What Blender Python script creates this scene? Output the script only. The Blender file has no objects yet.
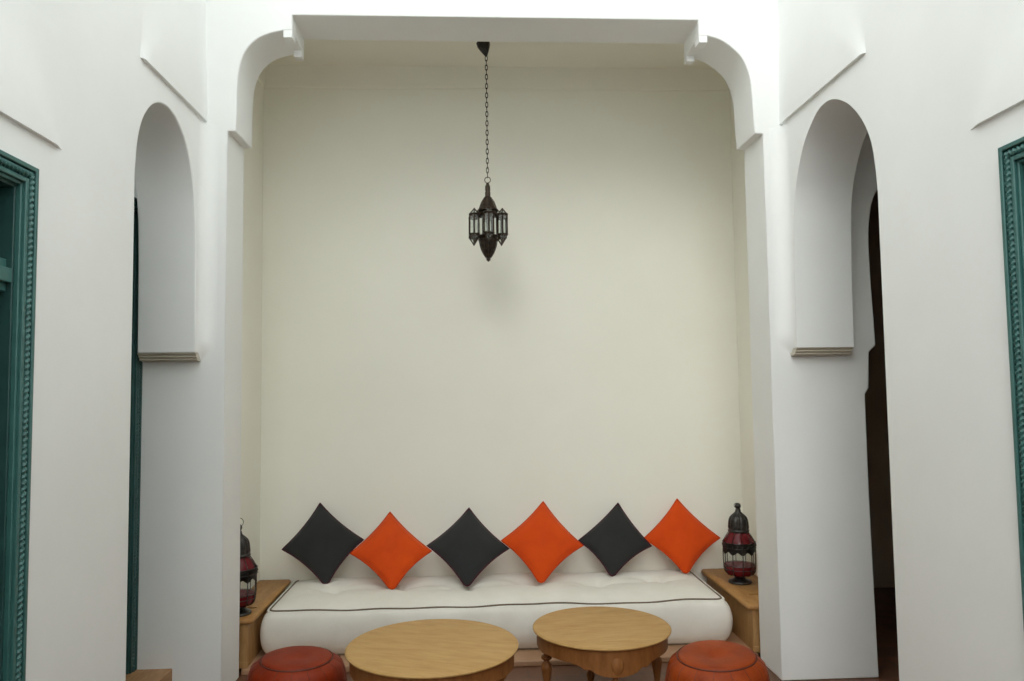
import bpy, bmesh, math, random
from mathutils import Vector, Matrix
random.seed(4)
PI = math.pi
sc = bpy.context.scene
COL = sc.collection

# ------------------------------------------------------------------ materials
def nmat(name):
    m = bpy.data.materials.new(name); m.use_nodes = True
    nt = m.node_tree
    return m, nt, nt.nodes['Principled BSDF']

def add_bump(nt, b, height, strength, dist):
    bp = nt.nodes.new('ShaderNodeBump')
    bp.inputs['Strength'].default_value = strength
    bp.inputs['Distance'].default_value = dist
    nt.links.new(height, bp.inputs['Height']); nt.links.new(bp.outputs['Normal'], b.inputs['Normal'])

def noise(nt, scale, detail=4, rough=.6, stretch=None):
    tc = nt.nodes.new('ShaderNodeTexCoord'); n = nt.nodes.new('ShaderNodeTexNoise')
    n.inputs['Scale'].default_value = scale; n.inputs['Detail'].default_value = detail
    n.inputs['Roughness'].default_value = rough
    if stretch:
        mp = nt.nodes.new('ShaderNodeMapping'); mp.inputs['Scale'].default_value = stretch
        nt.links.new(tc.outputs['Object'], mp.inputs['Vector']); nt.links.new(mp.outputs['Vector'], n.inputs['Vector'])
    else:
        nt.links.new(tc.outputs['Object'], n.inputs['Vector'])
    return n

def ramp(nt, fac, stops):
    r = nt.nodes.new('ShaderNodeValToRGB'); e = r.color_ramp.elements
    while len(e) < len(stops): e.new(.5)
    for k, (p, c) in enumerate(stops):
        e[k].position = p; e[k].color = (*c, 1)
    nt.links.new(fac, r.inputs['Fac'])
    return r

def mottled(name, c1, c2, scale, rough=.6, bump=.2, bscale=None, bdist=.004, stretch=None, metal=0, spec=.5, sheen=0):
    m, nt, b = nmat(name)
    n = noise(nt, scale, stretch=stretch)
    r = ramp(nt, n.outputs['Fac'], [(.3, c1), (.7, c2)])
    nt.links.new(r.outputs['Color'], b.inputs['Base Color'])
    b.inputs['Roughness'].default_value = rough; b.inputs['Metallic'].default_value = metal
    b.inputs['Specular IOR Level'].default_value = spec
    b.inputs['Sheen Weight'].default_value = sheen
    if bump:
        n2 = noise(nt, bscale or scale*6, 5)
        add_bump(nt, b, n2.outputs['Fac'], bump, bdist)
    return m

def wood(name, c1, c2, c3, along=(1, 9, 9), rough=.55):
    m, nt, b = nmat(name)
    n = noise(nt, 5, 6, .62, along)
    r = ramp(nt, n.outputs['Fac'], [(.28, c1), (.5, c2), (.75, c3)])
    n3 = noise(nt, 60, 3, .5, (along[0]*.15, along[1]*.5, along[2]*.5))
    mx = nt.nodes.new('ShaderNodeMixRGB'); mx.blend_type = 'MULTIPLY'; mx.inputs['Fac'].default_value = .35
    r2 = ramp(nt, n3.outputs['Fac'], [(.35, (.72, .66, .58)), (.6, (1, 1, 1))])
    nt.links.new(r.outputs['Color'], mx.inputs['Color1']); nt.links.new(r2.outputs['Color'], mx.inputs['Color2'])
    nt.links.new(mx.outputs['Color'], b.inputs['Base Color'])
    b.inputs['Roughness'].default_value = rough; b.inputs['Specular IOR Level'].default_value = .35
    add_bump(nt, b, n3.outputs['Fac'], .12, .002)
    return m

def glass(name, col, alpha, rough=.08):
    m, nt, b = nmat(name)
    out = nt.nodes['Material Output']
    tr = nt.nodes.new('ShaderNodeBsdfTransparent'); tr.inputs['Color'].default_value = (*col, 1)
    b.inputs['Base Color'].default_value = (*[c*.8 for c in col], 1); b.inputs['Roughness'].default_value = rough
    mx = nt.nodes.new('ShaderNodeMixShader'); mx.inputs['Fac'].default_value = alpha
    nt.links.new(tr.outputs[0], mx.inputs[1]); nt.links.new(b.outputs[0], mx.inputs[2])
    nt.links.new(mx.outputs[0], out.inputs['Surface'])
    return m

def tiles(name, c1, c2, mortar, w=.30, h=.15):
    m, nt, b = nmat(name)
    tc = nt.nodes.new('ShaderNodeTexCoord'); br = nt.nodes.new('ShaderNodeTexBrick')
    br.inputs['Scale'].default_value = 1; br.inputs['Brick Width'].default_value = w
    br.inputs['Row Height'].default_value = h; br.inputs['Mortar Size'].default_value = .004
    br.inputs['Color1'].default_value = (*c1, 1); br.inputs['Color2'].default_value = (*c2, 1)
    br.inputs['Mortar'].default_value = (*mortar, 1)
    nt.links.new(tc.outputs['Object'], br.inputs['Vector'])
    n = noise(nt, 9)
    r = ramp(nt, n.outputs['Fac'], [(.3, (.75, .72, .7)), (.7, (1, 1, 1))])
    mx = nt.nodes.new('ShaderNodeMixRGB'); mx.blend_type = 'MULTIPLY'; mx.inputs['Fac'].default_value = 1
    nt.links.new(br.outputs['Color'], mx.inputs['Color1']); nt.links.new(r.outputs['Color'], mx.inputs['Color2'])
    nt.links.new(mx.outputs['Color'], b.inputs['Base Color'])
    b.inputs['Roughness'].default_value = .45
    add_bump(nt, b, br.outputs['Fac'], -.3, .003)
    return m

M = {}
M['plaster'] = mottled('white_plaster', (.80, .81, .80), (.85, .86, .85), 1.3, .75, .22, 3.2, .012, spec=.25)
M['cream'] = mottled('cream_plaster', (.84, .832, .745), (.875, .867, .785), 1.1, .75, .2, 3.0, .012, spec=.25)
M['moulding'] = mottled('beige_moulding', (.56, .52, .43), (.62, .58, .49), 8, .8, .1)
M['floor'] = tiles('terracotta_tiles', (.19, .080, .040), (.135, .058, .032), (.11, .065, .042))
M['step'] = mottled('tadelakt_step', (.34, .19, .105), (.41, .24, .14), 6, .5, .1)
M['threshold'] = wood('threshold_wood', (.26, .13, .055), (.35, .19, .085), (.41, .24, .115), (9, 1, 9))
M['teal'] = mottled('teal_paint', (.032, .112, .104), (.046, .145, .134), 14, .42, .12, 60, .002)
M['tealpassage'] = mottled('teal_passage_shade', (.016, .060, .056), (.024, .080, .074), 14, .45, .12, 60, .002)  # same door teal, with the left arch's shade painted into the colour
M['tealdark'] = mottled('teal_shade_paint', (.014, .055, .050), (.020, .070, .064), 14, .45, .12, 60, .002)  # darker teal copy; recess shade of the door reveals is painted in
M['pane'] = mottled('dark_window_glass', (.012, .03, .028), (.018, .04, .037), 3, .12, 0)
M['umber'] = mottled('umber_wall', (.46, .38, .29), (.52, .43, .33), 2, .8, .2)
M['pine'] = wood('pine_tabletop', (.41, .225, .072), (.47, .28, .10), (.51, .32, .125), (1.2, 4.5, 4.5))
M['pineleg'] = wood('pine_turned', (.19, .068, .015), (.26, .10, .026), (.31, .13, .038), (6, 6, 1))
M['box'] = wood('box_pine', (.34, .16, .05), (.42, .22, .075), (.48, .27, .10), (7, 1, 7))
M['boxbody'] = wood('box_pine_body', (.31, .16, .055), (.39, .22, .085), (.45, .27, .115), (7, 7, 1))
M['leather'] = mottled('rust_leather', (.16, .014, .002), (.25, .028, .004), 7, .5, .35, 55, .003, spec=.2)
M['leather2'] = mottled('tan_leather', (.20, .026, .003), (.34, .056, .007), 7, .5, .35, 55, .003, spec=.2)
M['seam'] = mottled('leather_seam', (.07, .015, .008), (.11, .022, .01), 20, .6, 0)
M['stitch'] = mottled('leather_stitch', (.13, .02, .006), (.18, .03, .009), 20, .6, 0)
M['linen'] = mottled('cream_linen', (.70, .67, .60), (.77, .74, .68), 5, .9, .35, 160, .002, sheen=.15)
M['cord'] = mottled('brown_cord', (.13, .095, .06), (.20, .15, .105), 90, .9, 0)
M['orange'] = mottled('orange_cotton', (.56, .052, .002), (.66, .072, .003), 5, .85, .3, 150, .002, spec=.2, sheen=.1)
M['orange2'] = mottled('orange_hem', (.46, .042, .002), (.54, .056, .003), 9, .85, .2, 150, .002, spec=.2)
M['grey'] = mottled('charcoal_cotton', (.020, .021, .021), (.027, .028, .028), 5, .85, .3, 150, .002, spec=.25, sheen=.12)
M['maroon'] = mottled('maroon_cotton', (.050, .007, .016), (.070, .010, .023), 9, .85, .2, 150, .002, spec=.25, sheen=.1)
M['iron'] = mottled('black_iron', (.022, .020, .019), (.075, .068, .062), 40, .32, .5, 90, .004, metal=.7)
M['brass'] = mottled('aged_brass', (.020, .016, .013), (.085, .062, .045), 45, .36, .6, 90, .005, metal=.8)
M['redglass'] = glass('red_glass', (.30, .018, .028), .5)
M['clear'] = glass('clear_glass', (.93, .95, .93), .10)
M['frost'] = glass('frosted_glass', (.95, .97, .95), .14, .35)
M['wax'] = mottled('wax', (.70, .66, .55), (.75, .72, .62), 8, .5, 0)

# ------------------------------------------------------------------ helpers
def obj(name, bm, mat, parent=None, smooth=True, bevel=0, seg=2, angle=35):
    bmesh.ops.recalc_face_normals(bm, faces=bm.faces)
    me = bpy.data.meshes.new(name); bm.to_mesh(me); bm.free()
    for mm in (mat if isinstance(mat, (list, tuple)) else [mat]): me.materials.append(mm)
    if smooth:
        for p in me.polygons: p.use_smooth = True
        me.set_sharp_from_angle(angle=math.radians(angle))
    o = bpy.data.objects.new(name, me); COL.objects.link(o)
    if parent is not None: o.parent = parent
    if bevel:
        b = o.modifiers.new('soft_edge', 'BEVEL'); b.width = bevel; b.segments = seg
        b.limit_method = 'ANGLE'; b.angle_limit = math.radians(40)
        o.data.polygons.foreach_set('use_smooth', [True]*len(o.data.polygons))
    return o

def tag(o, label, cat, group=None):
    o['label'] = label; o['category'] = cat
    if group: o['group'] = group
    return o

def thing(name, label, cat, loc, rotz=0, group=None):
    o = bpy.data.objects.new(name, None); COL.objects.link(o)
    o.empty_display_size = .1
    o.location = loc; o.rotation_euler = (0, 0, rotz)
    return tag(o, label, cat, group)

def struct(o):
    o['kind'] = 'structure'; return o

def box(bm, x0, x1, y0, y1, z0, z1):
    v = [bm.verts.new(p) for p in ((x0,y0,z0),(x1,y0,z0),(x1,y1,z0),(x0,y1,z0),(x0,y0,z1),(x1,y0,z1),(x1,y1,z1),(x0,y1,z1))]
    for f in ((0,3,2,1),(4,5,6,7),(0,1,5,4),(1,2,6,5),(2,3,7,6),(3,0,4,7)): bm.faces.new([v[i] for i in f])
    return bm

def newbox(*a): return box(bmesh.new(), *a)

def prism(bm, pts, axis, a, b):
    """pts: 2-D outline; axis 0 -> (y,z) outline extruded in x; 1 -> (x,z) in y; 2 -> (x,y) in z."""
    def P(p, t):
        return (t, p[0], p[1]) if axis == 0 else ((p[0], t, p[1]) if axis == 1 else (p[0], p[1], t))
    A = [bm.verts.new(P(p, a)) for p in pts]; B = [bm.verts.new(P(p, b)) for p in pts]
    bm.faces.new(A[::-1]); bm.faces.new(B)
    n = len(pts)
    for i in range(n): bm.faces.new((A[i], A[(i+1) % n], B[(i+1) % n], B[i]))
    return bm

def lathe(bm, prof, n=32, c=(0, 0, 0), cap=True, facet_phase=0):
    rings = []
    for r, z in prof:
        if r < 1e-5: rings.append([bm.verts.new((c[0], c[1], c[2]+z))])
        else: rings.append([bm.verts.new((c[0]+r*math.cos(2*PI*k/n+facet_phase), c[1]+r*math.sin(2*PI*k/n+facet_phase), c[2]+z)) for k in range(n)])
    for A, B in zip(rings, rings[1:]):
        for k in range(n):
            a, a2 = A[k % len(A)], A[(k+1) % n % len(A)]; b, b2 = B[k % len(B)], B[(k+1) % n % len(B)]
            vs = []
            for v in (a, a2, b2, b):
                if v not in vs: vs.append(v)
            if len(vs) > 2: bm.faces.new(vs)
    if cap:
        for R in (rings[0], rings[-1]):
            if len(R) > 2: bm.faces.new(R)
    return bm

def tube(bm, pts, r, n=8, closed=False, rfun=None):
    pts = [Vector(p) for p in pts]; N = len(pts); rings = []
    up = None
    for i, p in enumerate(pts):
        if closed: t = (pts[(i+1) % N]-pts[i-1]).normalized()
        else: t = (pts[min(i+1, N-1)]-pts[max(i-1, 0)]).normalized()
        if up is None: up = t.orthogonal().normalized()
        up = (up - t*up.dot(t))
        up = up.normalized() if up.length > 1e-6 else t.orthogonal().normalized()
        s = t.cross(up); rr = rfun(i) if rfun else r
        rings.append([bm.verts.new(p+(up*math.cos(2*PI*k/n)+s*math.sin(2*PI*k/n))*rr) for k in range(n)])
    for i in range(N if closed else N-1):
        A, B = rings[i], rings[(i+1) % N]
        for k in range(n): bm.faces.new((A[k], A[(k+1) % n], B[(k+1) % n], B[k]))
    if not closed: bm.faces.new(rings[0]); bm.faces.new(rings[-1])
    return bm

def rope(bm, p, q, r, pitch=.0195, lobes=2, step=.0030, amp=.26, n=10):
    """carved rope moulding: a twisted lobed bar from p to q"""
    p, q = Vector(p), Vector(q); L = (q-p).length; t = (q-p)/L
    u = t.orthogonal().normalized(); s = t.cross(u); N = int(L/step); rings = []
    for i in range(N+1):
        a = i/N*L
        ring = []
        for k in range(n):
            th = 2*PI*k/n
            rr = r*(1+amp*math.cos(lobes*(th-2*PI*a/(pitch*lobes))))
            ring.append(bm.verts.new(p+t*a+(u*math.cos(th)+s*math.sin(th))*rr))
        rings.append(ring)
    for A, B in zip(rings, rings[1:]):
        for k in range(n): bm.faces.new((A[k], A[(k+1) % n], B[(k+1) % n], B[k]))
    bm.faces.new(rings[0]); bm.faces.new(rings[-1])
    return bm

def smooth_curve(pts, sub=6):
    """Catmull-Rom through 2-D points"""
    out = []; P = [pts[0]]+list(pts)+[pts[-1]]
    for i in range(1, len(P)-2):
        p0, p1, p2, p3 = P[i-1], P[i], P[i+1], P[i+2]
        for k in range(sub):
            t = k/sub
            out.append(tuple(.5*((2*p1[j])+(-p0[j]+p2[j])*t+(2*p0[j]-5*p1[j]+4*p2[j]-p3[j])*t*t+(-p0[j]+3*p1[j]-3*p2[j]+p3[j])*t**3) for j in (0, 1)))
    out.append(tuple(pts[-1])); return out

def copy_tree(root, loc, rotz=0, label=None):
    r = root.copy(); COL.objects.link(r); r.location = loc; r.rotation_euler = (0, 0, rotz)
    if label: r['label'] = label
    for ch in list(root.children):
        c = ch.copy(); COL.objects.link(c); c.parent = r
        for g in list(ch.children):
            d = g.copy(); COL.objects.link(d); d.parent = c
    return r

# ------------------------------------------------------------------ camera
cam = bpy.data.cameras.new('camera'); co = bpy.data.objects.new('camera', cam); COL.objects.link(co)
F = Vector((0.05204, 0.99663, 0.06339)); R = Vector((0.99860, -0.05134, -0.01264)); U = R.cross(F); R = F.cross(U)
co.matrix_world = Matrix(((R.x, U.x, -F.x, 0), (R.y, U.y, -F.y, 0), (R.z, U.z, -F.z, 1.6), (0, 0, 0, 1)))
cam.sensor_width = 36; cam.lens = 765.6/1024*36; cam.clip_start = .05
sc.camera = co

# ------------------------------------------------------------------ room shell
DF, DK, DB = 4.186, 4.494, 5.50        # courtyard face / alcove face of the end wall, alcove back
XL, XR = -1.327, 1.661                 # alcove jambs
SL, SR = -1.452, 1.774                 # courtyard side walls
H = 5.0; HN = 2.7; YN = -2.6
ZC = 3.951; XIL, XIR = -1.49, 1.938    # alcove interior

floor = struct(obj('floor', newbox(-4.2, 4.2, YN-.3, 6.6, -.15, 0), M['floor'], smooth=False))

# end wall with the corbelled alcove opening and, to the right, the passage arch
Rc = smooth_curve([(1.616, 3.03), (1.610, 3.12), (1.607, 3.22), (1.597, 3.35), (1.558, 3.464), (1.494, 3.533), (1.430, 3.576), (1.357, 3.598)])
Lc = smooth_curve([(-1.029, 3.602), (-1.115, 3.580), (-1.185, 3.541), (-1.240, 3.474), (-1.270, 3.38), (-1.279, 3.27), (-1.281, 3.14), (-1.283, 3.03)])
pass_arch = [(2.205, 0), (2.193, 1.0), (2.193, 1.548), (2.216, 1.581), (2.225, 1.783), (2.267, 1.822)] + \
    smooth_curve([(2.262, 1.963), (2.254, 2.19), (2.252, 2.418), (2.262, 2.544), (2.282, 2.637), (2.311, 2.70), (2.40, 2.80), (2.56, 2.87),
                  (2.72, 2.80), (2.81, 2.70), (2.858, 2.544), (2.868, 2.418), (2.866, 2.19), (2.858, 1.963)]) + \
    [(2.853, 1.822), (2.895, 1.783), (2.904, 1.581), (2.927, 1.548), (2.927, 1.0), (2.915, 0)]
outline = [(-2.6, 0), (XL, 0), (XL, 3.03)] + Lc[::-1] + [(-.981, 3.602), (-.981, 3.691), (1.3075, 3.691), (1.3075, 3.598)] + Rc[::-1] + \
          [(XR, 3.03), (XR, 0)] + pass_arch + [(3.6, 0), (3.6, H), (-2.6, H)]
def prune(pts):
    o = []
    for p in pts:
        if not o or (abs(p[0]-o[-1][0])+abs(p[1]-o[-1][1])) > 1e-4: o.append(p)
    return o
bm = prism(bmesh.new(), prune(outline), 1, DF, DK)
wall_far = struct(obj('wall_far', bm, M['plaster'], bevel=.006))
# little paired teeth where the corbels meet the lintel
for x0, x1, zb in ((-1.031, -.981, 3.563), (1.3075, 1.358, 3.560)):
    for y0, y1 in ((DF+.002, DF+.085), (DK-.055, DK-.002)):
        t = obj('corbel_tooth', newbox(x0+.001, x1-.001, y0, y1, zb, 3.64), M['plaster'], wall_far, bevel=.003)

def arch_outline(curve, far_u, far_l, near, zi, hi, door):
    """side wall in (y,z): doorway, then the passage arch reaching the end wall below the impost"""
    d0, d1, dz = door
    return prune([(YN, 0), (d0, 0), (d0, dz), (d1, dz), (d1, 0), (near, 0)] + curve + [(far_u, zi), (far_l, zi), (far_l, hi), (YN, hi)])

lcurve = smooth_curve([(3.350, 1.0), (3.347, 2.30), (3.345, 2.50), (3.352, 2.62), (3.375, 2.735), (3.425, 2.835), (3.505, 2.915), (3.60, 2.962),
                       (3.70, 2.974), (3.80, 2.955), (3.905, 2.895), (3.985, 2.80), (4.040, 2.68), (4.066, 2.55), (4.082, 2.36), (4.092, 2.0)])
rcurve = smooth_curve([(3.206, 1.0), (3.206, 2.30), (3.208, 2.45), (3.220, 2.57), (3.250, 2.69), (3.322, 2.81), (3.432, 2.918), (3.555, 2.988),
                       (3.665, 3.010), (3.775, 2.985), (3.915, 2.885), (4.014, 2.735), (4.058, 2.60), (4.074, 2.45), (4.086, 2.25), (4.094, 2.0)])
LD = (1.47, 2.588, 2.352); RD = (1.32, 2.422, 2.382)
bm = prism(bmesh.new(), arch_outline(lcurve, 4.095, DF, 3.352, 1.812, H, LD), 0, SL-.298, SL)
wall_left = struct(obj('wall_left', bm, M['plaster'], bevel=.006))
bm = prism(bmesh.new(), arch_outline(rcurve, 4.097, DF, 3.204, 1.808, H, RD), 0, SR, SR+.32)
wall_right = struct(obj('wall_right', bm, M['plaster'], bevel=.006))
struct(obj('wall_near', newbox(SL-.3, SR+.32, YN-.3, YN, 0, HN), M['plaster'], bevel=.006))

# impost mouldings under the two arches
def impost(n, x0, x1, yf, z):
    """stepped moulding that carries the arch foot back to the pillar"""
    pr = [(yf+.002, z), (yf+.004, z-.004), (yf+.022, z-.014), (yf+.016, z-.0165), (yf+.016, z-.020), (yf+.034, z-.029), (yf+.028, z-.0315), (yf+.028, z-.035), (yf+.045, z-.040), (DF-.0005, z-.042), (DF-.0005, z)]
    struct(obj('trim_%d' % n, prism(bmesh.new(), pr, 0, x0, x1), M['moulding'], smooth=False))
impost(1, SL-.298, SL-.001, 4.095, 1.812)
impost(2, SR+.001, SR+.32, 4.097, 1.808)
# soft hollow where the side walls run into the end wall
for n, xs, sg in ((10, SL, 1), (11, SR, -1)):
    bm = bmesh.new(); rows = []
    for z in [3.06, 2.4, 1.94, 1.88, 1.85, 1.83, 1.81, 1.795, 1.782, 1.772]:
        r = .080*min(1, max(.02, math.sin(min(1, max(0, (z-1.772)/.11))*PI/2)))
        pts = [(xs-sg*.01, DF-r)]+[(xs+sg*r*(1-math.cos(q*PI/20)), DF-r*(1-math.sin(q*PI/20))) for q in range(11)]+[(xs+sg*r, DF+.01), (xs-sg*.01, DF+.01)]
        rows.append([bm.verts.new((p[0], p[1], z)) for p in pts])
    for A, B in zip(rows, rows[1:]):
        for k in range(len(A)): bm.faces.new((A[k], A[(k+1) % len(A)], B[(k+1) % len(A)], B[k]))
    bm.faces.new(rows[0]); bm.faces.new(rows[-1])
    struct(obj('trim_%d' % n, bm, M['plaster'], angle=60))

# thin plaster ledges (wedges that die into the wall above)
def ss(t):
    t = max(0, min(1, t)); return t*t*(3-2*t)
def ledge(n, x, sgn, y0, y1, z, out, tall, fade):
    """projecting plaster lip: sharp soffit, dying into the wall upwards and towards its end y1"""
    NY, NZ = 40, 14; bm = bmesh.new(); g = []
    for i in range(NY+1):
        f = (i/NY)**.5; y = y0+(y1-y0)*f; d_ = abs(y1-y)
        g.append([bm.verts.new((x-sgn*.001, y, z))]+[bm.verts.new((x+sgn*(out*ss(d_/(fade+1.1*tall*k/NZ))*(1-ss(k/NZ))+.0004*(k<NZ)-.001*(k==NZ)), y, z+tall*(k/NZ))) for k in range(NZ+1)])
    for A, B in zip(g, g[1:]):
        for k in range(NZ+1): bm.faces.new((A[k], A[k+1], B[k+1], B[k]))
    struct(obj('trim_%d' % n, bm, M['plaster'], angle=40))
ledge(3, SL, 1, DF, 3.374, 3.082, .017, .60, .015)
ledge(4, SR, -1, DF, 3.255, 3.084, .017, .60, .015)
ledge(5, SL, 1, 1.25, 2.757, 2.470, .016, .45, .07)
ledge(6, SR, -1, 1.10, 2.581, 2.498, .016, .45, .07)

# alcove interior
struct(obj('wall_alcove_back', newbox(XIL-.2, XIR+.2, DB, DB+.2, 0, ZC+.2), M['cream'], smooth=False))
struct(obj('wall_alcove_left', newbox(XIL-.2, XIL, DK, DB, 0, ZC), M['cream'], smooth=False))
struct(obj('wall_alcove_right', newbox(XIR, XIR+.2, DK, DB, 0, ZC), M['cream'], smooth=False))
struct(obj('ceiling', newbox(XIL-.2, XIR+.2, DK, DB, ZC, ZC+.2), M['cream'], smooth=False))
bm = prism(bmesh.new(), [(DB, 3.80), (DB-.010, 3.806), (DB-.016, 3.83), (DB-.022, 3.90), (DB-.05, ZC), (DB, ZC)], 0, XIL, XIR)
struct(obj('trim_7', bm, M['cream']))
for n, xs, s in ((8, XIL, 1), (9, XIR, -1)):
    bm = prism(bmesh.new(), [(xs, 3.80), (xs+s*.010, 3.806), (xs+s*.016, 3.83), (xs+s*.022, 3.90), (xs+s*.05, ZC), (xs, ZC)], 1, DK, DB-.02)
    struct(obj('trim_%d' % n, bm, M['cream']))
PZ = .032
struct(obj('floor_alcove', newbox(XL+.001, XR-.001, DK+.025, DB, 0, PZ), M['step'], bevel=.006))

# passage behind the right arch and the unlit room beyond the second arch
struct(obj('wall_passage', newbox(3.3, 3.45, 2.2, DF, 0, 3.3), M['plaster'], smooth=False))
struct(obj('wall_passage_near', newbox(SR+.32, 3.3, 2.5, 2.65, 0, 3.3), M['plaster'], smooth=False))
struct(obj('ceiling_passage', newbox(SR+.32, 3.45, 2.5, DF, 3.3, 3.45), M['plaster'], smooth=False))
bm = bmesh.new()
box(bm, 2.15, 2.19, DK, 6.0, 0, 3.2); box(bm, 3.5, 3.6, DK, 6.0, 0, 3.2); box(bm, 2.15, 3.6, 6.0, 6.1, 0, 3.2); box(bm, 2.15, 3.6, DK, 6.1, 3.2, 3.3)
struct(obj('wall_back_room', bm, M['umber'], smooth=False))
# wall closing the left arch above its door
struct(obj('wall_lobby', newbox(-1.95, -1.86, 3.0, DF, 0, 3.3), M['plaster'], smooth=False))
struct(obj('threshold', newbox(-1.86, -1.578, 3.354, DF-.001, 0, .168), M['threshold'], bevel=.004))

# ------------------------------------------------------------------ teal doors
def teal_door(n, x, s, y0, y1, zt, zb=0.0, transom=True, fw=.084, rec=.285, paint='teal'):
    """x: wall plane, s: +1 faces +x. Carved frame with rope moulding, transom light over two leaves."""
    d = bpy.data.objects.new('door_%d' % n, None); COL.objects.link(d); d.location = (x, (y0+y1)/2, zb)
    d['kind'] = 'structure'
    hw = (y1-y0)/2; h = zt-zb
    def bx(bm, a, b, ya, yb, za, zc): box(bm, min(s*a, s*b), max(s*a, s*b), ya, yb, za, zc)
    bm = bmesh.new()
    # frame: outer lip, flat, two receding steps
    for (o, i, out, back) in ((0, .016, .018, -rec), (.016, .046, .004, -rec), (.046, .062, .012, -rec), (.062, .073, .002, -rec)):
        bx(bm, back, out, -hw+o, -hw+i, 0, h-o); bx(bm, back, out, hw-i, hw-o, 0, h-o)
        bx(bm, back, out, -hw+i, hw-i, h-i, h-o)
    obj('door_frame', bm, M[paint], d, bevel=.003)
    bm = bmesh.new(); o, i = .073, fw
    bx(bm, -rec, -.012, -hw+o, -hw+i, 0, h-o); bx(bm, -rec, -.012, hw-i, hw-o, 0, h-o); bx(bm, -rec, -.012, -hw+i, hw-i, h-i, h-o)
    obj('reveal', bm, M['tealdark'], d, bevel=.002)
    bm = bmesh.new(); xo = s*.006; c = .031
    rope(bm, (xo, -hw+c, .0), (xo, -hw+c, h-c), .0105); rope(bm, (xo, hw-c, .0), (xo, hw-c, h-c), .0105); rope(bm, (xo, -hw+c, h-c), (xo, hw-c, h-c), .0105)
    obj('rope_moulding', bm, M[paint], d)
    iw = hw-fw
    if transom:
        tb = 1.93-zb
        bm = bmesh.new()
        bx(bm, -rec, -.030, -iw, iw, tb, tb+.105); bx(bm, -rec, -.012, -iw, iw, tb+.028, tb+.075)
        obj('transom_bar', bm, M[paint], d, bevel=.003)
        bm = bmesh.new(); z0, z1 = tb+.105, h-fw
        for a, b in ((-iw, -.02), (.02, iw)):
            bx(bm, -rec, -rec+.04, a, a+.016, z0, z1); bx(bm, -rec, -rec+.04, b-.016, b, z0, z1)
            bx(bm, -rec, -rec+.04, a+.016, b-.016, z0, z0+.016); bx(bm, -rec, -rec+.04, a+.016, b-.016, z1-.016, z1)
        bx(bm, -rec, -rec+.05, -.02, .02, z0, z1)
        sash = obj('transom_sash', bm, M[paint], d, bevel=.003)
        bm = bmesh.new(); bx(bm, -rec+.01, -rec+.017, -iw+.014, -.02, z0+.014, z1-.014); bx(bm, -rec+.01, -rec+.017, .02, iw-.014, z0+.014, z1-.014)
        obj('glass_pane', bm, M['pane'], sash, smooth=False)
        lt = tb
    else: lt = h-fw
    for a, b in ((-iw, -.002), (.002, iw)):
        bm = bmesh.new(); st = .075
        bx(bm, -rec, -rec+.04, a, a+st, 0, lt); bx(bm, -rec, -rec+.04, b-st, b, 0, lt)
        for za, zc in ((0, .14), (.78, .90), (lt-.09, lt)): bx(bm, -rec, -rec+.04, a+st, b-st, za, zc)
        leaf = obj('door_leaf', bm, M[paint], d, bevel=.004)
        bm = bmesh.new(); bx(bm, -rec+.005, -rec+.017, a+st-.004, b-st+.004, .136, .784); bx(bm, -rec+.018, -rec+.032, a+st+.03, b-st-.03, .18, .74)
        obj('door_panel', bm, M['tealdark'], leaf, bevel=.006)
        bm = bmesh.new(); bx(bm, -rec+.01, -rec+.018, a+st-.004, b-st+.004, .896, lt-.086)
        obj('glass_pane', bm, M['pane'], leaf, smooth=False)
    k = lathe(bmesh.new(), [(.0, 0), (.022, .002), (.024, .008), (.010, .014), (.009, .03), (.022, .04), (.026, .055), (.018, .068), (0, .072)], 16)
    bmesh.ops.rotate(k, cent=(0, 0, 0), matrix=Matrix.Rotation(s*PI/2, 3, 'Y'), verts=k.verts)
    bmesh.ops.translate(k, vec=(s*(-rec+.04), .04, 1.0), verts=k.verts)
    obj('door_knob', k, M['brass'], d)
    return d
teal_door(1, SL, 1, LD[0], LD[1], LD[2])
teal_door(2, SR, -1, RD[0], RD[1], RD[2])
teal_door(3, -1.775, 1, 3.30, DF-.002, 2.63, zb=.168, transom=False, rec=.07, paint='tealpassage')

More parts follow.
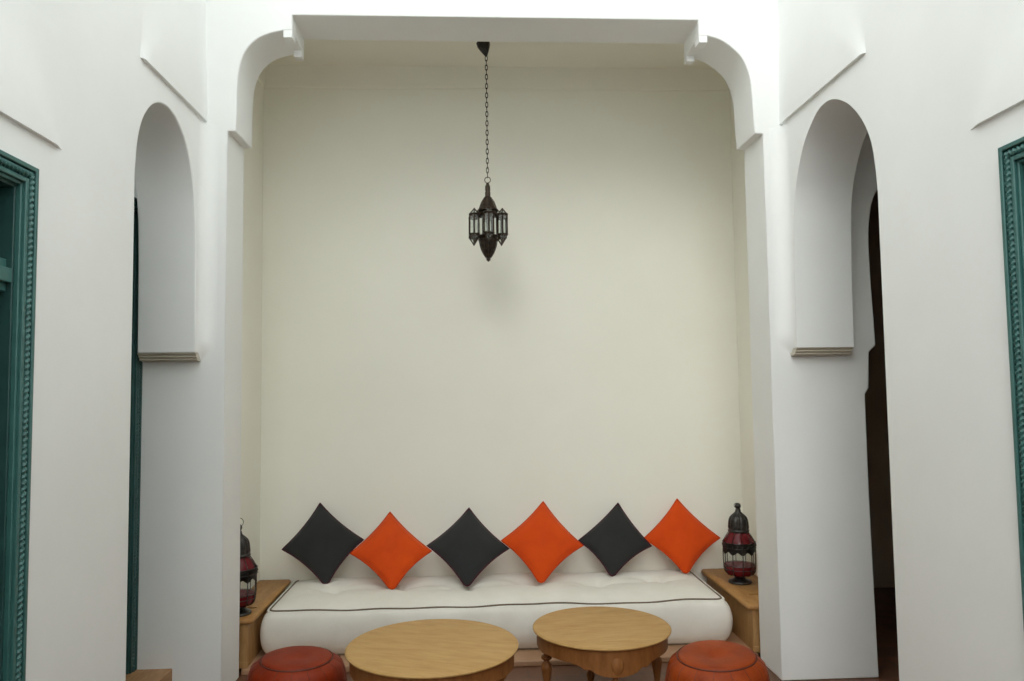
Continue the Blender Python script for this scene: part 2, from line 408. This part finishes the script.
# ------------------------------------------------------------------ mattress
def build_mattress():
    x0, x1, y0, y1 = -1.225, 1.525, 4.705, 5.455     # top welt rectangle
    zb, zt = PZ, .292
    t = thing('floor_mattress', 'long tufted cream linen mattress along the back of the alcove', 'mattress', (.15, 5.1, PZ))
    ox, oy, oz = .15, 5.1, PZ
    bm = bmesh.new(); nx, ny, nz = 132, 32, 14
    hx, hy, h = (x1-x0)/2, (y1-y0)/2, zt-zb
    tuft = [(-1.06+.425*k, (.03 if k % 2 else -.03)) for k in range(6)]
    def wob(a, b): return .006*math.sin(7.3*a+2*b)+.004*math.sin(17*a+1.3)
    def top(u, v):
        x, y = u*hx, v*hy
        e = (1-abs(u)**14)*(1-abs(v)**4)
        z = h+.047*e + .004*math.sin(5*x+1)
        for a, b in tuft:
            dd = math.hypot((x-a)*1.0, (y-b)*1.5); z -= .040*math.exp(-(dd/.07)**2) + .026*math.exp(-(dd/.17)**2)
            # pulled creases running out from the tuft
            an = math.atan2((y-b)*1.5, x-a); z -= .014*math.exp(-(dd/.17)**2)*math.cos(5*an)*min(1, dd/.05)
        return z
    grid = {}
    # map: corner radius in plan
    def plan(u, v, grow):
        x, y = u*hx, v*hy; rc = .04
        cx, cy = hx-rc, hy-rc
        if abs(x) > cx and abs(y) > cy:
            dx, dy = abs(x)-cx, abs(y)-cy; L = math.hypot(dx, dy); m = max(dx, dy)
            if L > 0: dx, dy = dx/L*m, dy/L*m
            x, y = math.copysign(cx+dx, x), math.copysign(cy+dy, y)
        return x*(1+grow/hx), y*(1+grow/hy)
    for i in range(nx+1):
        for j in range(ny+1):
            u, v = -1+2*i/nx, -1+2*j/ny
            x, y = plan(u, v, 0); edge = abs(u) == 1 or abs(v) == 1
            grid[i, j] = bm.verts.new((x, y, (h+.004*math.sin(5*x+1)+wob(x, y)*.6) if edge else top(u, v)))
    for i in range(nx):
        for j in range(ny): bm.faces.new((grid[i, j], grid[i+1, j], grid[i+1, j+1], grid[i, j+1]))
    ring = [(i, 0) for i in range(nx)]+[(nx, j) for j in range(ny)]+[(i, ny) for i in range(nx, 0, -1)]+[(0, j) for j in range(ny, 0, -1)]
    prev = [grid[k] for k in ring]
    for q in range(1, nz+1):
        s = q/nz; cur = []
        for i, j in ring:
            u, v = -1+2*i/nx, -1+2*j/ny
            back = v == 1
            g = .050*(math.sin(PI*min(1, s*1.04))**.42 if s < .96 else .12)
            x, y = plan(u, v, g+wob(u*2+v, s)*.8*math.sin(PI*s)+.004*math.sin(38*u+3*v)*math.sin(PI*s))
            y = min(y, hy+.028)
            cur.append(bm.verts.new((x, y, max(.001, h*(1-s)))))
        N = len(ring)
        for k in range(N): bm.faces.new((prev[k], prev[(k+1) % N], cur[(k+1) % N], cur[k]))
        prev = cur
    bm.faces.new(prev)
    welt = []
    for i, j in ring: welt.append(grid[i, j].co.copy()+Vector((0, 0, .002)))
    body = obj('mattress_body', bm, M['linen'], t, angle=80)
    body['label'] = 'cream linen mattress body with pulled tufts'
    pw = obj('welt', tube(bmesh.new(), welt[nx+ny:][ny*0+nx:]+welt[:nx+ny+1], .0052, 6), M['cord'], t); pw['label'] = 'brown corded seam'
    pr_ = obj('piping', tube(bmesh.new(), [p+Vector((.011*p.x/hx, .011*p.y/hy, -.005)) for p in welt[nx:]+welt[:1]], .0075, 8), M['linen'], t)
    bm = bmesh.new(); lo = []
    for i, j in ring[::2]:
        u, v = -1+2*i/nx, -1+2*j/ny; x, y = plan(u, v, .012); lo.append((x, min(y, hy+.025), .006))
    obj('lower_welt', tube(bm, lo, .005, 6, True), M['cord'], t)
    for a, b in tuft:
        bm = bmesh.new()
        for q in range(7):
            an = q*2*PI/7+.3; tube(bm, [(a, b, top(a/hx, b/hy)-.002), (a+.006*math.cos(an), b+.006*math.sin(an), top(a/hx, b/hy)+.007), (a+.014*math.cos(an), b+.014*math.sin(an), top(a/hx, b/hy)+.006)], .002, 5)
        obj('tuft', bm, M['linen'], t)
build_mattress()

# ------------------------------------------------------------------ cushions
def cushion(name, T, L, Rr, B, kind, label, push=0):
    T, L, Rr, B = Vector(T), Vector(L), Vector(Rr), Vector(B)
    c = (T+B)/2; V = (T-B)/2; n = (Rr-L).cross(V).normalized()
    if n.y > 0: n = -n
    Hh = V.cross(n).normalized()
    if Hh.x < 0: Hh = -Hh
    a, b = V.length, (Rr-L).length/2*1.02
    tilt = (Rr.z-L.z)/(Rr-L).length
    Hh = (Hh + V.normalized()*(tilt-Hh.z)*.8).normalized()
    off = ((L+Rr)/2-c).dot(V.normalized())*.6
    t = thing(name, label, 'cushion', B, 0, 'cushions leaning on the alcove wall')
    K = 22; th = .052
    def pt(i, j, side):
        u, v = -1+2*i/K, -1+2*j/K
        f = max(0, (1-u**2)*(1-v**2))
        d = th*(f**.42)*side
        # sides drawn in between the corners
        pu = u*(1-.10*(1-v*v)); pv = v*(1-.10*(1-u*u))
        p, q = (pu+pv)/2, (pv-pu)/2         # rotate square to a diamond: q up, p right
        w = .006*math.sin(5*u+3*v)*f
        # bottom corner squashed on the mattress
        qq = q
        if q < -.90: qq = -.90+(q+.90)*.25
        if q < 0: qq /= .925
        P = c + Hh*(p*b) + V*qq + V.normalized()*off*(1-abs(q))*abs(p) + n*(d+w)
        return P-B
    mf, mb = (M['orange'], M['orange']) if kind == 'orange' else (M['grey'], M['maroon'])
    for side, nm, mat in ((1, 'front_panel', mf), (-1, 'back_panel', mb)):
        bm = bmesh.new()
        g = [[bm.verts.new(pt(i, j, side)+n*push) for j in range(K+1)] for i in range(K+1)]
        for i in range(K):
            for j in range(K): bm.faces.new((g[i][j], g[i+1][j], g[i+1][j+1], g[i][j+1]))
        o = obj(nm, bm, mat, t, angle=180)
        if kind != 'orange': o['label'] = 'charcoal front' if side == 1 else 'dark maroon back'
    rim = [(i, 0) for i in range(K)]+[(K, j) for j in range(K)]+[(i, K) for i in range(K, 0, -1)]+[(0, j) for j in range(K, 0, -1)]
    o = obj('seam', tube(bmesh.new(), [pt(i, j, 0)+n*push for i, j in rim], .0052, 6, True), M['orange2'] if kind == 'orange' else M['maroon'], t)
    return t
CU = [
 ([-1.071,5.47,.823],[-1.298,5.307,.539],[-.767,5.325,.57],[-.976,5.19,.335],'charcoal','leftmost charcoal cushion with maroon edging, next to the left wooden box'),
 ([-.586,5.47,.751],[-.805,5.224,.525],[-.28,5.196,.499],[-.526,5.018,.335],'orange','orange cushion between the two charcoal cushions on the left'),
 ([-.033,5.47,.768],[-.33,5.259,.553],[.208,5.221,.515],[-.048,5.044,.335],'charcoal','charcoal cushion left of the middle, below the hanging lantern'),
 ([.491,5.47,.792],[.182,5.251,.556],[.721,5.215,.518],[.432,5.046,.335],'orange','middle orange cushion, directly behind the smaller round table'),
 ([1.027,5.47,.781],[.728,5.315,.517],[1.225,5.302,.495],[.927,5.208,.335],'charcoal','rightmost charcoal cushion, between two orange ones'),
 ([1.453,5.47,.801],[1.186,5.339,.536],[1.714,5.336,.532],[1.44,5.239,.335],'orange','rightmost orange cushion, beside the standing red lantern'),
]
for k, (T, L, Rr, B, kind, lab) in enumerate(CU):
    cushion('cushion', T, L, Rr, B, kind, lab, push=.018 if k == 3 else 0)

# ------------------------------------------------------------------ wooden boxes (side tables) at the mattress ends
def side_box(x0, x1, y0, y1, slot, label, inner):
    z0, z1 = PZ, .305; cx, cy = (x0+x1)/2, (y0+y1)/2
    t = thing('wooden_box', label, 'box', (cx, cy, z0), 0, 'pine boxes at the ends of the mattress')
    hx, hy, h = (x1-x0)/2, (y1-y0)/2, z1-z0
    N = 48; bm = bmesh.new()
    def rr(hx, hy, r, ox=0, oy=0):
        pts = []
        for k in range(N):
            a = 2*PI*(k+.5)/N; q = int(a/(PI/2)); s = a-q*PI/2
            cxs, cys = ((1, 1), (-1, 1), (-1, -1), (1, -1))[q]
            pts.append((ox+cxs*(hx-r)+r*math.cos(a), oy+cys*(hy-r)+r*math.sin(a)))
        return pts
    tk = .026
    loops = [(rr(hx-.006, hy-.006, .02), h-tk), (rr(hx, hy, .024), h-tk+.006), (rr(hx, hy, .024), h-.007), (rr(hx-.006, hy-.006, .02), h)]
    so = rr(.065, .014, .013, slot[0], slot[1])
    loops += [(so, h), (so, h-tk)]
    rings = [[bm.verts.new((p[0], p[1], z)) for p in pts] for pts, z in loops]
    for q in range(len(rings)):
        A, B = rings[q], rings[(q+1) % len(rings)]
        for k in range(N): bm.faces.new((A[k], A[(k+1) % N], B[(k+1) % N], B[k]))
    obj('lid', bm, M['box'], t, angle=50)
    bm = bmesh.new(); w = .018; a, b = hx-.035, hy-.03; 
    box(bm, -a, -a+w, -b, b, 0, h-tk-.001); box(bm, a-w, a, -b, b, 0, h-tk-.001)
    box(bm, -a+w, a-w, b-w, b, 0, h-tk-.001); box(bm, -a+w, a-w, -b, b-w, 0, .015)
    obj('box_body', bm, M['boxbody'], t, smooth=False, bevel=.002)
    obj('front_board', newbox(-a-.004, a+.004, -b-.016, -b-.0005, 0, h-tk-.001), M['boxbody'], t, bevel=.002)
    bm = newbox(-a-.006, a+.006, -b-.022, -b-.0165, 0, .035)
    obj('plinth', bm, M['boxbody'], t, bevel=.002)
    return t
side_box(1.612, 1.932, 4.535, 5.475, (.0, -.225), 'pine box with a slotted lid at the right end of the mattress', 1)
side_box(-1.486, -1.266, 4.535, 5.475, (.0, -.225), 'pine box at the left end of the mattress, half hidden by the pillar', -1)

# ------------------------------------------------------------------ candle lanterns
def candle_lantern(loc, rot, label, loop):
    t = thing('candle_lantern', label, 'lantern', loc, rot, 'candle lanterns on the boxes')
    obj('base', lathe(bmesh.new(), [(0, 0), (.080, 0), (.082, .008), (.078, .016), (.058, .022), (.040, .030), (.034, .040), (.046, .048), (.06, .052)], 36), M['iron'], t)
    o = obj('lower_glass', lathe(bmesh.new(), [(.058, .052), (.085, .060), (.098, .075), (.103, .095), (.105, .122)], 36, cap=False), M['redglass'], t); o['label'] = 'dark red glass bowl'
    obj('clear_glass', lathe(bmesh.new(), [(.105, .122), (.107, .16), (.107, .20), (.106, .235)], 36, cap=False), M['clear'], t)
    o = obj('upper_glass', lathe(bmesh.new(), [(.106, .235), (.108, .272), (.101, .290), (.085, .318), (.070, .338), (.066, .352)], 36, cap=False), M['redglass'], t); o['label'] = 'red glass shoulder'
    bm = bmesh.new(); nb = 10
    for k in range(nb):
        a = 2*PI*k/nb; c, s = math.cos(a), math.sin(a)
        tube(bm, [(.061*c, .061*s, .05), (.088*c, .088*s, .059), (.102*c, .102*s, .075), (.107*c, .107*s, .096), (.110*c, .110*s, .15), (.111*c, .111*s, .23)], .0032, 6)
    for z, r in ((.098, .1065), (.124, .1085)): tube(bm, [(r*math.cos(2*PI*k/40), r*math.sin(2*PI*k/40), z) for k in range(40)], .0024, 6, True)
    obj('wire_cage', bm, M['iron'], t)
    # pierced filigree band with scalloped lower edge
    bm = bmesh.new(); N = 80; rows = []
    for z_, r_ in ((0, .1115), (.35, .1125), (.7, .113), (1, .111)):
        row = []
        for k in range(N):
            a = 2*PI*k/N; low = .222-.020*abs(math.cos(a*nb/2))**1.5
            row.append(bm.verts.new((r_*math.cos(a), r_*math.sin(a), low+(.280-low)*z_)))
        rows.append(row)
    for A, B in zip(rows, rows[1:]):
        for k in range(N): bm.faces.new((A[k], A[(k+1) % N], B[(k+1) % N], B[k]))
    bmesh.ops.solidify(bm, geom=bm.faces[:], thickness=.002)
    for k in range(nb*2):
        a = 2*PI*k/(nb*2); bmesh.ops.create_icosphere(bm, subdivisions=1, radius=.006, matrix=Matrix.Translation((.1135*math.cos(a), .1135*math.sin(a), .262)))
    for z in (.280, .246): tube(bm, [(.1135*math.cos(2*PI*k/48), .1135*math.sin(2*PI*k/48), z) for k in range(48)], .0026, 6, True)
    obj('filigree_band', bm, M['iron'], t)
    bm = bmesh.new()
    for k in range(nb):
        a = 2*PI*k/nb; c, s = math.cos(a), math.sin(a)
        tube(bm, [(.1125*c, .1125*s, .272), (.110*c, .110*s, .282), (.104*c, .104*s, .291), (.088*c, .088*s, .319), (.070*c, .070*s, .345), (.066*c, .066*s, .352)], .0024, 6)
    for z, r in ((.280, .1125), (.350, .0675)): tube(bm, [(r*math.cos(2*PI*k/40), r*math.sin(2*PI*k/40), z) for k in range(40)], .0030, 6, True)
    obj('shoulder_ribs', bm, M['iron'], t)
    # fluted dome
    bm = bmesh.new(); N = 60; prof = [(.070, .350), (.074, .356), (.072, .364), (.066, .368), (.068, .374), (.069, .384), (.067, .396), (.066, .412), (.063, .432), (.056, .450), (.044, .464), (.030, .476), (.022, .486), (.019, .497), (.017, .506)]
    rows = []
    for r, z in prof:
        fl = .055 if z > .37 and z < .485 else 0
        rows.append([bm.verts.new((r*(1+fl*math.cos(15*2*PI*k/N))*math.cos(2*PI*k/N), r*(1+fl*math.cos(15*2*PI*k/N))*math.sin(2*PI*k/N), z)) for k in range(N)])
    for A, B in zip(rows, rows[1:]):
        for k in range(N): bm.faces.new((A[k], A[(k+1) % N], B[(k+1) % N], B[k]))
    bm.faces.new(rows[0]); bm.faces.new(rows[-1])
    dome = obj('dome', bm, M['iron'], t, angle=60)
    bm = lathe(bmesh.new(), [(.010, .505), (.016, .510), (.020, .520), (.021, .530), (.016, .541), (.008, .546), (0, .547)], 20)
    obj('finial', bm, M['iron'], dome)
    bm = bmesh.new()
    if loop:
        tube(bm, [(.028*math.cos(q*2*PI/24), 0, .556+.028*math.sin(q*2*PI/24)) for q in range(24)], .0018, 6, True)
    else:
        tube(bm, [(.015*math.cos(q*2*PI/20)-.012, .004, .530+.015*math.sin(q*2*PI/20)) for q in range(20)], .0022, 6, True)
    o = obj('carrying_ring', bm, M['iron'], dome)
    t.scale = (.94, .94, .95)
    return t
candle_lantern((1.755, 5.07, .306), .2, 'black iron lantern with red and clear glass on the right pine box', False)
candle_lantern((-1.385, 4.655, .306), .5, 'black iron and red glass lantern on the left pine box, partly behind the pillar', True)

# ------------------------------------------------------------------ round tables
def round_table(loc, rot, Rt, h, label):
    t = thing('round_table', label, 'table', loc, rot, 'round pine tables')
    tk = .017
    obj('tabletop', lathe(bmesh.new(), [(0, h-tk), (Rt-.012, h-tk), (Rt-.003, h-tk+.003), (Rt, h-tk+.007), (Rt, h-.006), (Rt-.005, h-.0015), (Rt-.014, h), (0, h)], 72), M['pine'], t)
    # apron with stepped scallops dipping to a pendant over the front and back legs
    bm = bmesh.new(); N = 144; ra = Rt-.020; zt = h-tk-.0005
    def drop(a):
        d = min(abs(math.atan2(math.sin(a+PI/2), math.cos(a+PI/2))), abs(math.atan2(math.sin(a-PI/2), math.cos(a-PI/2))))*ra   # arc length from the pendant
        b = .070
        if d < .22: b += .020*(.5+.5*math.cos(PI*max(0, d-.16)/.06)) if d > .16 else .020
        if d < .12: b += .034*math.sqrt(max(0, 1-(d/.12)**2))
        b += .004*math.sin(d*95) if .12 < d < .24 else 0
        return b
    vo = []; 
    for k in range(N):
        a = 2*PI*k/N; z = zt-drop(a); c, s = math.cos(a), math.sin(a)
        vo.append([bm.verts.new((r*c, r*s, zz)) for r, zz in ((ra, zt), (ra, z), (ra-.020, z), (ra-.020, zt))])
    for k in range(N):
        A, B = vo[k], vo[(k+1) % N]
        for q in range(4): bm.faces.new((A[q], A[(q+1) % 4], B[(q+1) % 4], B[q]))
    obj('apron', bm, M['pineleg'], t, angle=30)
    for k in range(4):
        a = PI/2*k+PI/2; rl = ra-.046
        top = h-tk-.001
        bl = h-.090
        bm = bmesh.new(); c = (rl*math.cos(a), rl*math.sin(a), 0)
        prof = [(0, 0), (.016, 0), (.021, .012), (.023, .03), (.017, .045), (.013, .055), (.020, .068), (.021, .078), (.014, .088), (.016, .105), (.024, bl-.130), (.028, bl-.108), (.026, bl-.092), (.015, bl-.076), (.014, bl-.070), (.026, bl-.062), (.028, bl-.055), (.026, bl-.048), (.014, bl-.041), (.014, bl-.035), (.026, bl-.027), (.027, bl-.021), (.025, bl-.015), (.015, bl-.009), (.016, bl-.004), (.026, bl+.006), (.026, bl+.06)]
        lathe(bm, prof, 20, c)
        m0 = bmesh.new(); 
        s = .026
        box(bm, c[0]-s, c[0]+s, c[1]-s, c[1]+s, bl, top); m0.free()
        obj('leg', bm, M['pineleg'], t, angle=50)
        if k in (0, 2):
            # carved pendant boss where the scallop meets the leg
            sg = 1 if k == 0 else -1; bm = bmesh.new(); rows = []
            for i in range(11):
                f = i/10; w = .036*math.sin(PI*(.10+.88*f))**.7*(1-.25*f); z = zt-.036-.084*f
                rows.append([bm.verts.new((w*math.sin(q), sg*(ra-.003+w*.35*math.cos(q)*(1+.12*math.cos(8*q))), z)) for q in [(-.5+j/14)*PI for j in range(15)]])
            for A, B in zip(rows, rows[1:]):
                for j in range(14): bm.faces.new((A[j], A[j+1], B[j+1], B[j]))
            bm.faces.new(rows[0]); bm.faces.new(rows[-1])
            obj('pendant', bm, M['pineleg'], t, angle=60)
    return t
round_table((-.192, 3.57, 0), -.35, .390, .45, 'larger round pine table, the nearer one in front of the left pouf')
round_table((.651, 4.0, 0), .06, .354, .38, 'smaller round pine table with a scalloped apron on turned legs, nearer the mattress')

# ------------------------------------------------------------------ leather poufs
def pouf(loc, rot, Rb, h, Rs, mat, dent, label):
    t = thing('leather_pouf', label, 'pouf', loc, rot, 'leather poufs by the tables')
    N = 64
    def shape(prof, bm, gath):
        rows = []
        for r, z in prof:
            row = []
            for k in range(N):
                a = 2*PI*k/N; w = 1+gath*math.cos(16*a)*(.4+.6*min(1, max(0, (h-z)/h*1.4)))
                w += .014*math.sin(2*a+rot*3)+.008*math.sin(3*a+1)
                zz = z+dent*(z/h)**2*math.cos(a+.6)
                row.append(bm.verts.new((r*w*math.cos(a), r*w*math.sin(a), zz)))
            rows.append(row)
        for A, B in zip(rows, rows[1:]):
            for k in range(N): bm.faces.new((A[k], A[(k+1) % N], B[(k+1) % N], B[k]))
        bm.faces.new(rows[0])
        bm.faces.new(rows[-1])
        return bm
    body = [(Rb*.62, .002), (Rb*.80, .012), (Rb*.93, .06), (Rb, .13), (Rb*1.015, h*.52), (Rb*1.0, h*.66), (Rb*.965, h*.79), (Rb*.91, h*.89), (Rs*1.02, h*.958), (Rs*.99, h*.965)]
    obj('pouf_body', shape(body, bmesh.new(), .012), mat, t, angle=80)
    topc = [(Rs*.985, h*.955), (Rs*.985, h*.972), (Rs*.95, h*.99), (Rs*.85, h*1.006), (Rs*.6, h*1.014), (Rs*.3, h*1.006), (Rs*.06, h*1.0)]
    obj('top_panel', shape(topc, bmesh.new(), 0), mat, t, angle=80)
    pts = []
    for k in range(N):
        a = 2*PI*k/N; w = 1.0+.014*math.sin(2*a+rot*3)+.008*math.sin(3*a+1); z = h*.968
        pts.append((Rs*w*math.cos(a), Rs*w*math.sin(a), z+dent*(z/h)**2*math.cos(a+.6)))
    o = obj('seam', tube(bmesh.new(), pts, .0035, 6, True), M['seam'], t); o['label'] = 'dark stitched seam'
    bm = bmesh.new()
    for k in range(16):
        a = 2*PI*(k+.5)/16
        P = []
        for r, z in body[1:-1]:
            w = 1+.012*math.cos(16*a)*(.4+.6*min(1, max(0, (h-z)/h*1.4)))+.014*math.sin(2*a+rot*3)+.008*math.sin(3*a+1)
            P.append((r*w*math.cos(a)*.999, r*w*math.sin(a)*.999, z+dent*(z/h)**2*math.cos(a+.6)))
        tube(bm, P, .0018, 5)
    obj('side_stitching', bm, M['stitch'], t)
    return t
pouf((-.852, 3.80, 0), .3, .230, .338, .166, M['leather'], -.006, 'rust red leather pouf at the foot of the left pillar')
pouf((1.122, 3.60, 0), 1.4, .234, .360, .178, M['leather2'], .012, 'orange-brown leather pouf by the right pillar, beside the smaller table')

# ------------------------------------------------------------------ hanging lantern
def hanging():
    X, Y = .110, 4.90
    z0 = 2.421
    t = thing('hanging_lantern', 'dark metal and glass lantern hanging on a long chain in the alcove', 'lantern', (X, Y, z0))
    top = ZC-z0
    # canopy: bell cup on a ceiling hook
    zc = 3.785-z0
    bm = lathe(bmesh.new(), [(.004, zc-.004), (.010, zc+.004), (.018, zc+.018), (.032, zc+.045), (.043, zc+.07), (.045, zc+.095), (.040, zc+.10), (.0, zc+.10)], 24)
    bmesh.ops.rotate(bm, cent=(0, 0, zc), matrix=Matrix.Rotation(-.22, 3, 'Y'), verts=bm.verts)
    cnp = obj('canopy', bm, M['iron'], t)
    bm = bmesh.new(); tube(bm, [(-.022, 0, zc+.095), (-.016, 0, zc+.12), (0, 0, top-.012), (0, 0, top)], .004, 8)
    lathe(bm, [(.028, top-.008), (.030, top-.002), (.030, top)], 20)
    obj('ceiling_hook', bm, M['iron'], cnp)
    # chain
    bm = bmesh.new(); zr = .555; n = 26; pitch = (zc-zr)/n
    for k in range(n):
        zc_ = zr+pitch*(k+.5); pts = []
        L, W = pitch*.5+.0045, .0075
        for q in range(16):
            a = 2*PI*q/16; u = W*math.cos(a); v = L*math.sin(a)
            pts.append((u, 0, zc_+v) if k % 2 else (0, u, zc_+v))
        tube(bm, pts, .0026, 6, True)
    obj('chain', bm, M['brass'], t)
    bm = bmesh.new(); tube(bm, [(.019*math.cos(q*2*PI/20), 0, .537+.019*math.sin(q*2*PI/20)) for q in range(20)], .0026, 6, True)
    obj('top_ring', bm, M['brass'], t)
    # neck and fluted bell
    bm = bmesh.new()
    lathe(bm, [(0, .518), (.008, .518), (.012, .510), (.010, .504), (.016, .498), (.017, .470), (.014, .462), (.018, .455), (.017, .432), (.020, .424), (.028, .412), (.040, .390), (.050, .366), (.056, .350), (.070, .338), (.071, .332), (.058, .328), (0, .328)], 16)
    for k in range(8):
        a = 2*PI*k/8; c, s = math.cos(a), math.sin(a)
        tube(bm, [(.019*c, .019*s, .425), (.041*c, .041*s, .391), (.057*c, .057*s, .346), (.074*c, .074*s, .330)], .0036, 5)
        bmesh.ops.create_icosphere(bm, subdivisions=1, radius=.006, matrix=Matrix.Translation((.075*c, .075*s, .329)))
    obj('bell_cap', bm, M['brass'], t, angle=50)
    # octagonal core
    ph = PI/8
    def frame_prism(bm, cx, cy, r, zb, zt, n, ph, wire, pt_b, pt_t):
        P = [(cx+r*math.cos(2*PI*k/n+ph), cy+r*math.sin(2*PI*k/n+ph)) for k in range(n)]
        for k, (x, y) in enumerate(P):
            x2, y2 = P[(k+1) % n]
            tube(bm, [(x, y, zb), (x, y, zt)], wire, 5)
            for z in (zb, zt): tube(bm, [(x, y, z), (x2, y2, z)], wire*1.5, 5)
            if pt_b: tube(bm, [(x, y, zb), (cx, cy, pt_b)], wire*.8, 5)
            if pt_t: tube(bm, [(x, y, zt), (cx, cy, pt_t)], wire*.8, 5)
    bm = bmesh.new(); frame_prism(bm, 0, 0, .068, .168, .300, 8, ph, .0030, None, None)
    lathe(bm, [(.060, .328), (.070, .312), (.071, .300), (.066, .300)], 8, cap=False, facet_phase=ph)
    lathe(bm, [(.071, .168), (.070, .160), (.058, .150)], 8, cap=False, facet_phase=ph)
    obj('core_frame', bm, M['brass'], t, angle=30)
    bm = lathe(bmesh.new(), [(.0655, .170), (.0655, .298)], 8, cap=False, facet_phase=ph)
    obj('core_glass', bm, M['frost'], t, smooth=False)
    for k in range(6):
        a = PI/3*k-PI/2+.03; cx, cy = .104*math.cos(a), .104*math.sin(a)
        bm = bmesh.new(); frame_prism(bm, cx, cy, .034, .168, .298, 6, a, .0042, .118, .338)
        for z, s in ((.118, -1), (.338, 1)): bmesh.ops.create_icosphere(bm, subdivisions=1, radius=.0048, matrix=Matrix.Translation((cx, cy, z)))
        bay = obj('bay', bm, M['brass'], t, angle=30)
        bm = lathe(bmesh.new(), [(.004, .124), (.0315, .168), (.0315, .298), (.004, .332)], 6, (cx, cy, 0), False, a)
        obj('bay_glass', bm, M['frost'], bay, smooth=False)
    # lower inverted dome: pierced bands
    bm = lathe(bmesh.new(), [(.060, .150), (.058, .140), (.054, .125), (.053, .115), (.050, .100), (.043, .078), (.034, .058), (.024, .040), (.016, .028), (.012, .024), (.015, .018), (.012, .010), (.004, .004), (0, 0)], 24)
    for k in range(12):
        a = 2*PI*k/12; c, s = math.cos(a), math.sin(a)
        tube(bm, [(.062*c, .062*s, .150), (.056*c, .056*s, .122), (.052*c, .052*s, .100), (.036*c, .036*s, .058), (.017*c, .017*s, .028)], .0026, 5)
        for z, r in ((.142, .061), (.112, .054), (.080, .045)): bmesh.ops.create_icosphere(bm, subdivisions=1, radius=.005, matrix=Matrix.Translation((r*math.cos(a+.26), r*math.sin(a+.26), z)))
    obj('lower_dome', bm, M['brass'], t, angle=50)
hanging()

# ------------------------------------------------------------------ light: overcast sky over the open courtyard
w = bpy.data.worlds.new('world'); sc.world = w; w.use_nodes = True
nt = w.node_tree; bg = nt.nodes['Background']
bg.inputs['Color'].default_value = (.955, 1.0, .975, 1); bg.inputs['Strength'].default_value = 1.0
sun = bpy.data.lights.new('bright_sky', 'SUN'); sun.energy = .27; sun.angle = math.radians(28); sun.color = (1, .985, .95)
so_ = bpy.data.objects.new('bright_sky', sun); COL.objects.link(so_); so_.location = (-1, -4, 6)
so_.rotation_euler = Vector((.14, .60, -.33)).to_track_quat('-Z', 'Y').to_euler()
sc.view_settings.view_transform = 'Standard'; sc.view_settings.look = 'None'
sc.view_settings.gamma = 1; sc.view_settings.use_curve_mapping = False
sc.view_settings.exposure = 1.22
sc.cycles.max_bounces = 12; sc.cycles.diffuse_bounces = 8; sc.cycles.transparent_max_bounces = 24
sc.cycles.use_denoising = True
sc.cycles.caustics_reflective = False; sc.cycles.caustics_refractive = False
